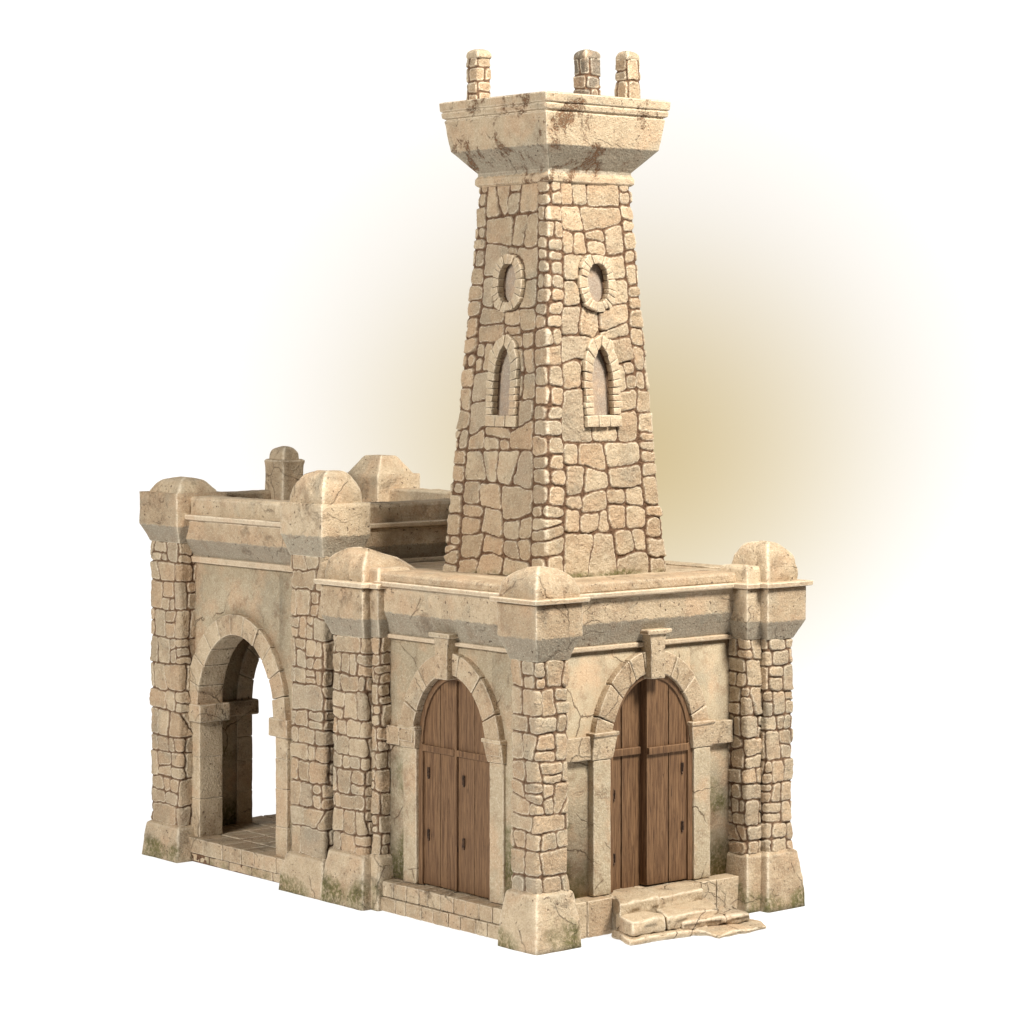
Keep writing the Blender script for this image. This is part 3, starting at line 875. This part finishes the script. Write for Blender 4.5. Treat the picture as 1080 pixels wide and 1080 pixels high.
# tower windows: a ring of small stones round a real recess, grey infill at its back
def tower_window(f, kind, zc):
    off = .03 if f == 'L' else .015
    def place(p):                                       # p: (s, depth outward, z) -> world on the leaning face
        z = p[:, 2]; d = TC - hw(z) - p[:, 1]
        u = TC + (-p[:, 0] if f == 'L' else p[:, 0])
        if f == 'L': u = TC - p[:, 0] * 1.0
        return np.stack([d, u, z], 1) if f == 'L' else np.stack([u, d, z], 1)
    m = MB()
    def wedge(f0, f1, n0, n1):
        pass
    if kind == 'oval':
        N = 22; angs = np.linspace(0, 2 * math.pi, N + 1) + .1
        angs[1:-1] += rng.uniform(-.05, .05, N - 1); angs[-1] = angs[0] + 2 * math.pi
        path_in = lambda th: (.15 * np.sign(np.cos(th)) * np.abs(np.cos(th)) ** .8, zc + .22 * np.sign(np.sin(th)) * np.abs(np.sin(th)) ** .8)
        path_out = lambda th: (.265 * np.sign(np.cos(th)) * np.abs(np.cos(th)) ** .82, zc + .325 * np.sign(np.sin(th)) * np.abs(np.sin(th)) ** .82)
        spans = list(zip(angs[:-1], angs[1:]))
    else:
        key_in = np.array([(.15, 5.66), (.15, 5.82), (.15, 5.97), (.15, 6.13), (.125, 6.25), (.075, 6.36), (0, 6.45),
                           (-.075, 6.36), (-.125, 6.25), (-.15, 6.13), (-.15, 5.97), (-.15, 5.82), (-.15, 5.66)])
        key_out = np.array([(.265, 5.66), (.27, 5.82), (.265, 5.98), (.27, 6.16), (.255, 6.33), (.17, 6.50), (.02, 6.585),
                            (-.15, 6.51), (-.25, 6.34), (-.27, 6.16), (-.265, 5.98), (-.27, 5.82), (-.265, 5.66)])
        tt = np.arange(len(key_in))
        path_in = lambda th: (np.interp(th, tt, key_in[:, 0]), np.interp(th, tt, key_in[:, 1]))
        path_out = lambda th: (np.interp(th, tt, key_out[:, 0]), np.interp(th, tt, key_out[:, 1]))
        cut_ = [0, .5, 1.0, 1.45, 2.0, 2.5, 3.1, 3.9, 4.6, 5.3, 6.0, 6.8, 7.6, 8.3, 9.0, 9.6, 10.1, 10.6, 11.1, 11.5, 12]
        spans = list(zip(cut_[:-1], cut_[1:]))
    for A0, A1 in spans:
        xm, zm_ = path_in((A0 + A1) / 2); e0 = path_in(A0); e1 = path_in(A1)
        L = max(.03, math.hypot(e1[0] - e0[0], e1[1] - e0[1]))
        top = .072 + rng.uniform(-.012, .012); rw = rng.uniform(-.02, .012)
        def fn(p, A0=A0, A1=A1, L=L):
            k = (p[:, 0] / L); g = .035
            th = A0 + (A1 - A0) * (g + k * (1 - 2 * g)); r = p[:, 2] / (.115 - rw)
            a_, b_ = path_in(th), path_out(th)
            o = off
            return place(np.stack([a_[0] * (1 - r) + b_[0] * r + o * (1 if f == 'R' else -1) * -1 * (-1 if f == 'R' else 1), p[:, 1], a_[1] * (1 - r) + b_[1] * r], 1))
        rbox(m, (0, -.02, 0), (L, top, .115), r=.012, step=.03, amp=.003, freq=20, fn=fn, tint=rng.uniform(0, .5))
    if kind == 'lancet':                                # sill of three small stones
        for a_, b_ in ((-.268, -.09), (-.09, .085), (.085, .268)):
            def fn(p): return place(np.stack([p[:, 0] + off * (1 if f == 'R' else 1), p[:, 1], p[:, 2]], 1))
            rbox(m, (a_ + .004, -.02, 5.525), (b_ - .004, .070 + rng.uniform(-.008, .008), 5.655), r=.014, step=.04, amp=.005, fn=fn, tint=rng.uniform(0, .5))
    w = m.build('window', M_RING, house)
    me = w.data
    # infill panel
    q = MB()
    def fn(p): return place(p)
    h0, h1 = (zc - .27, zc + .27) if kind == 'oval' else (5.6, 6.52)
    rbox(q, (-.2, -.12, h0), (.2, -.05, h1), r=.004, step=.06, amp=.001, fn=lambda p: place(np.stack([p[:, 0] + off, p[:, 1], p[:, 2]], 1)), tint=.4)
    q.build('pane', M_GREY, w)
    return w
for f in 'LR':
    o1 = tower_window(f, 'oval', 7.155); o1['label'] = 'small oval window ringed with stones'
    o2 = tower_window(f, 'lancet', 6.03); o2['label'] = 'tall pointed slit window framed with stones'

# ------------------------------------------------------------------ gateway wing
G = .35
wf = arch_wall(MB(), 'L', 4.55, 7.05, G, G + .28, .29, 3.78, 6.01, .82 + .014, 1.93, .97 + .014).build('wall', M_PLASTER, gate)
ga = MB(); voussoirs(ga, 'L', 6.01, .82, 1.93, .97, .255, G - .085, G + .30, [0, 16, 33, 50, 67, 84, 101, 118, 134, 150, 165, 180], gap=.008)
ga.build('arch', M_STONE, wf)
for s in (-1, 1):
    j = MB()
    zz = [.29, .78, 1.30, 1.76] if s > 0 else [.29, .66, 1.12, 1.48, 1.76]
    for a_, b_ in zip(zz[:-1], zz[1:]):
        fbox(j, 'L', 6.01 + s * .82, 6.01 + s * 1.06, G - .05, G + .30, a_ + .001, b_ - .001, r=.012, step=.06, amp=.004, chip=.014, tint=rng.uniform(.1, .6))
    j.build('jamb', M_STONE, wf)
    j = MB(); fbox(j, 'L', 6.01 + s * .74, 6.01 + s * 1.12, G - .10, G + .36, 1.745, 1.965, r=.018, step=.05, amp=.004, chip=.014); j.build('impost', M_STONE, wf)
# end wall with its own arch, seen through the gate
we = arch_wall(MB(), 'R', .4, 3.6, 7.36, 7.63, .28, 3.9, 1.95, .513, 1.85, .873).build('wall', M_PLASTER, gate)
ea = MB(); voussoirs(ea, 'R', 1.95, .50, 1.85, .86, .24, 7.33, 7.66, list(np.linspace(0, 180, 10)), gap=.006); ea.build('arch', M_STONE, we)
for s in (-1, 1):
    j = MB()
    for a_, b_ in ((.28, .72), (.72, 1.12), (1.12, 1.42), (1.42, 1.70)):
        fbox(j, 'R', 1.95 + s * .50, 1.95 + s * .74, 7.33, 7.66, a_ + .001, b_ - .001, r=.012, step=.06, amp=.004, tint=rng.uniform(.2, .7))
    j.build('jamb', M_STONE, we)
    j = MB(); fbox(j, 'R', 1.95 + s * .43, 1.95 + s * 1.0, 7.27, 7.70, 1.70, 1.90, r=.03, step=.05, amp=.004); j.build('impost', M_STONE, we)
# back wall, wall towards the house
b = MB(); fbox(b, 'L', 4.4, 7.4, 3.36, 3.62, .1, 4.0, r=.01, step=.4, amp=0, tint=.5); b.build('wall', M_PLASTER, gate)
b = MB(); fbox(b, 'R', .4, 3.4, 4.10, 4.38, .1, 4.0, r=.01, step=.4, amp=0, tint=.5); b.build('wall', M_PLASTER, gate)
# deck over the passage
b = MB(); rbox(b, (.45, 4.2, 3.70), (3.6, 7.5, 3.95), r=.01, step=.15, amp=.003, tint=.5); b.build('roof', M_STONE, gate)

def parapet(f, u0, u1, wd, fa, zb, zl, zsp, zf, zm, zc, pd, thick, sign=1, outer=True):
    """frieze + parapet; sign -1 mirrors the outside to the far side"""
    S = lambda prof: [(wd + sign * d, z) for d, z in prof]
    m = MB(); extrude_profile(m, f, u0, u1, S([(.25, zb + .03), (-.02, zb + .03), (-.025, zl), (fa, zsp), (fa - .005, zf), (.25, zf)]), grey=(zl - .05, zsp), chip=.012, amp=.004)
    fr = m.build('frieze', M_STONE, gate)
    t = MB(); extrude_profile(t, f, u0, u1, S([(.05, zb), (-.035, zb), (-.06, zb + .012), (-.06, zl - .01), (-.04, zl), (.05, zl)]), r=.009, amp=.0015); t.build('moulding', M_TRIM, fr)
    t = MB(); extrude_profile(t, f, u0, u1, S([(.1, zf), (fa - .01, zf), (fa - .065, zf + .018), (fa - .07, zm - .005), (fa + .03, zm), (.1, zm)]), r=.009, amp=.002); t.build('moulding', M_TRIM, fr)
    t = MB(); extrude_profile(t, f, u0, u1, S([(pd + thick, zf + .01), (pd, zf + .01), (pd - .005, zc - .03), (pd + .03, zc), (pd + thick - .02, zc), (pd + thick, zc - .02)]), r=.016, amp=.005, chip=.014); t.build('coping', M_STONE, fr)
    return fr
parapet('L', 4.58, 7.05, G, -.16, 3.735, 3.82, 4.04, 4.275, 4.35, 4.575, -.14, .34)
parapet('R', .60, 3.30, 4.10, -.12, 3.84, 3.90, 4.07, 4.275, 4.35, 4.575, -.10, .34)
parapet('L', 4.45, 7.05, 3.62, -.10, 3.735, 3.82, 4.04, 4.275, 4.35, 4.575, -.08, .34, sign=-1)
parapet('R', .60, 3.30, 7.62, -.10, 3.735, 3.82, 4.04, 4.275, 4.35, 4.575, -.08, .34, sign=-1)
# turret post on the end parapet
pp = MB(); sq_loft(pp, 1.93, 7.30, .175, .21, [(0, 4.0), (.0, 4.90), (.010, 4.97), (-.02, 4.99)], rc=.03, amp=.006, chip=.015, rp=.02)
sq_loft(pp, 1.93, 7.30, .135, .165, cloister(.135, .16, 4.98, pw=1.2), rc=.03, amp=.010, freq=7, dome=True, step=.035)
pp.build('turret_post', M_STONE, gate)

# raised floor of the passage: kerb stones in front, flagstones behind
fl = MB()
rbox(fl, (.24, 4.65, .0), (3.4, 7.72, .27), r=.004, step=.5, amp=0, mort=1.0)
brick_row(fl, 'L', cuts(4.70, 6.95, .36), .20, .60, .115, .31)
brick_row(fl, 'L', cuts(4.70, 6.95, .42), .235, .6, .0, .115, moss=.75)
xs = [.605, 1.02, 1.42, 1.85, 2.3, 2.75, 3.38]
for i, (a_, b_) in enumerate(zip(xs[:-1], xs[1:])):
    brick = cuts(4.75, 7.70, .40, .12)
    for c_, d_ in zip(brick[:-1], brick[1:]):
        rbox(fl, (a_ + .012, c_ + .012, .15), (b_ - .012, d_ - .012, .305 + rng.uniform(-.006, .004)), r=.016, step=.08, amp=.004, tint=rng.uniform(.35, 1))
fl.build('floor', M_STONE, gate)

# ------------------------------------------------------------------ steps before the right door
steps = thing('stone_steps', 'cracked and worn pale stone steps lying in front of the right-hand arched door', 'steps', (1.9, -.1, 0))
def slab(q4, z0, z1, r=.035, amp=.010, nose=.03, **k):
    q4 = np.array(q4, float)                            # back-left, front-left, front-right, back-right
    def fn(p):
        s = p[:, 0]; t = p[:, 1]                          # s 0..1 left-right (metric scaled), t 0..1 front-back
        L = np.linalg.norm(q4[2] - q4[1]); Wd = np.linalg.norm(q4[0] - q4[1])
        a = (s / L)[:, None]; b = (t / Wd)[:, None]
        xy = (q4[1] * (1 - a) + q4[2] * a) * (1 - b) + (q4[0] * (1 - a) + q4[3] * a) * b
        xy = xy + np.stack([vnoise(np.stack([s, t, p[:, 2] * 0], 1), 4, z1 * 31), vnoise(np.stack([s, t, p[:, 2] * 0], 1), 4, z1 * 57)], 1) * .045
        z = p[:, 2] - np.where(p[:, 2] > (z0 + z1) / 2, 1, 0) * np.clip(1 - t / Wd, 0, 1)[:] ** 1.0 * nose
        return np.concatenate([xy, z[:, None]], 1)
    L = np.linalg.norm(q4[2] - q4[1]); Wd = np.linalg.norm(q4[0] - q4[1])
    m = MB(); rbox(m, (0, 0, z0), (L, Wd, z1), r=r, step=.03, amp=amp * 1.5, freq=6, fn=fn, chip=.05, tint=rng.uniform(0, .3), **k)
    return m.build('step_slab', M_STEP, steps)
M_STEP = stone_material('worn_step_stone', pits=.6, stain=.32, cracks=.95, a=(.50, .395, .265), b=(.40, .30, .19), cscale=1.9)
slab([(1.42, .42), (1.15, .0), (1.78, .03), (1.93, .42)], .20, .425)
slab([(1.945, .42), (1.795, .03), (2.49, .06), (2.60, .42)], .19, .42)
slab([(1.22, .12), (1.16, -.25), (1.62, -.28), (1.72, .12)], .085, .275)
slab([(1.735, .12), (1.635, -.28), (2.46, -.29), (2.62, .15)], .08, .27)
slab([(2.0, -.05), (1.86, -.30), (2.72, -.44), (2.86, .0)], .06, .19)
slab([(1.95, -.2), (2.06, -.66), (2.86, -.57), (2.95, -.2)], .0, .075, r=.025)
slab([(1.18, .15), (1.06, -.30), (2.18, -.36), (2.3, .0)], .0, .10, r=.03)

# ------------------------------------------------------------------ seamless white sweep the model stands on, glow added to wash out ground shadows
def sweep():
    C_, S_ = math.cos(math.radians(40.07)), math.sin(math.radians(40.07))
    prof = [(-3.7, 0.0), (0, 0), (14, 0)]
    R = 9.0
    for i in range(1, 13):
        a = i / 12 * math.pi / 2; prof.append((14 + R * math.sin(a), R - R * math.cos(a)))
    prof.append((23.0, 24.0))
    V = []; Q = []
    for (d, z) in prof:
        for X in (-17.0, 17.0):
            V.append((C_ * X + S_ * d, -S_ * X + C_ * d, z - .004))
    for i in range(len(prof) - 1): Q.append((2 * i, 2 * i + 1, 2 * i + 3, 2 * i + 2))
    mb = MB().add(np.array(V), Q)
    m, nt, bs = nodes('glowing_white_sheet')
    bs.inputs['Base Color'].default_value = (.2, .2, .2, 1); bs.inputs['Roughness'].default_value = 1; bs.inputs['Specular IOR Level'].default_value = 0
    bs.inputs['Emission Color'].default_value = (1, 1, 1, 1); bs.inputs['Emission Strength'].default_value = .93
    o = mb.build('backdrop', m); o['kind'] = 'structure'
    return o
sweep()

# added absorbing volume that tints in the amber glow behind the tower
def glow_volume():
    bpy_me = bpy.data.meshes.new('glow_volume')
    n, k = 32, 16; V = [(0, 0, -1)]; F = []
    for j in range(1, k):
        ph = math.pi * j / k
        for i in range(n):
            th = 2 * math.pi * i / n; V.append((math.sin(ph) * math.cos(th), math.sin(ph) * math.sin(th), -math.cos(ph)))
    V.append((0, 0, 1))
    for i in range(n): F.append((0, 1 + (i + 1) % n, 1 + i)); F.append((len(V) - 1, len(V) - 1 - n + i, len(V) - 1 - n + (i + 1) % n))
    for j in range(k - 2):
        for i in range(n):
            a = 1 + j * n + i; b = 1 + j * n + (i + 1) % n; F.append((a, b, b + n, a + n))
    bpy_me.from_pydata(V, [], F); bpy_me.update()
    o = bpy.data.objects.new('glow_volume', bpy_me); COL.objects.link(o); o['kind'] = 'stuff'
    m = bpy.data.materials.new('amber_glow_tint'); m.use_nodes = True; nt = m.node_tree; nt.nodes.clear(); N = NB(nt)
    out = N.new('ShaderNodeOutputMaterial'); ab = N.new('ShaderNodeVolumeAbsorption'); ab.inputs['Color'].default_value = GLOW_COL
    co = N.coord(); ln = N.new('ShaderNodeVectorMath', operation='LENGTH'); N.L(co, ln.inputs[0])
    of = N.new('ShaderNodeVectorMath', operation='SUBTRACT'); N.L(co, of.inputs[0]); of.inputs[1].default_value = (.02, 0, -.20)
    ln2 = N.new('ShaderNodeVectorMath', operation='LENGTH'); N.L(of.outputs[0], ln2.inputs[0])
    k = N.math('SUBTRACT', 1.0, ln.outputs['Value'], True)
    k2 = N.math('SUBTRACT', 1.0, N.math('MULTIPLY', ln2.outputs['Value'], 1.3), True)
    N.L(N.math('MULTIPLY', N.math('POWER', k2, 1.7), .40), ab.inputs['Density'])
    a2 = N.new('ShaderNodeVolumeAbsorption'); a2.inputs['Color'].default_value = (.60, .525, .40, 1)
    N.L(N.math('MULTIPLY', N.math('POWER', k, .85), .20), a2.inputs['Density'])
    ad = N.new('ShaderNodeAddShader'); N.L(ab.outputs[0], ad.inputs[0]); N.L(a2.outputs[0], ad.inputs[1])
    N.L(ad.outputs[0], out.inputs['Volume'])
    o.data.materials.append(m)
    C_, S_ = math.cos(math.radians(40.07)), math.sin(math.radians(40.07))
    d, X, z = GLOW_POS
    o.location = (C_ * X + S_ * d, -S_ * X + C_ * d, z); o.scale = GLOW_SIZE
    o.rotation_euler = (0, 0, -math.radians(40.07))
    return o
GLOW_COL = (.76, .60, .12, 1); GLOW_POS = (12.5, 1.2, 5.95); GLOW_SIZE = (7.4, 4.0, 5.9)
glow_volume()

# ------------------------------------------------------------------ light
w = bpy.data.worlds.new('World'); sc.world = w; w.use_nodes = True
w.node_tree.nodes['Background'].inputs[0].default_value = (.95, .97, 1, 1)
w.node_tree.nodes['Background'].inputs[1].default_value = .10

import mathutils
def softbox(name, loc, target, size, power, col):
    l = bpy.data.lights.new(name, 'AREA'); l.shape = 'DISK'; l.size = size; l.energy = power; l.color = col
    o = bpy.data.objects.new(name, l); COL.objects.link(o); o.location = loc
    dv = mathutils.Vector(target) - mathutils.Vector(loc)
    o.rotation_euler = dv.to_track_quat('-Z', 'Y').to_euler()
    return o
softbox('key_lamp', (3.8, -13.5, 20.5), (1.8, 3.0, 3.5), 6.0, 10600, (1, .955, .88))
softbox('fill_lamp', (-17.5, 1.0, 11.0), (1.5, 4.0, 3.5), 8.0, 4200, (1, .975, .93))

# ------------------------------------------------------------------ camera
A = math.radians(40.07)
rx, ry = math.cos(A), -math.sin(A); fx, fy = math.sin(A), math.cos(A)
cam = bpy.data.cameras.new('camera'); co_ = bpy.data.objects.new('camera', cam); COL.objects.link(co_)
co_.location = (-.256 * rx - 28.96 * fx, -.256 * ry - 28.96 * fy, 6.304)
co_.rotation_euler = (math.radians(90), 0, -A)
cam.sensor_width = 36; cam.lens = 36 * 2896 / 1080; cam.shift_y = -162.4 / 1080; cam.clip_end = 300
sc.camera = co_
vs_ = sc.view_settings
vs_.view_transform = 'Standard'; vs_.look = 'None'; vs_.exposure = 0; vs_.gamma = 1; vs_.use_curve_mapping = False
sc.cycles.volume_max_steps = 64
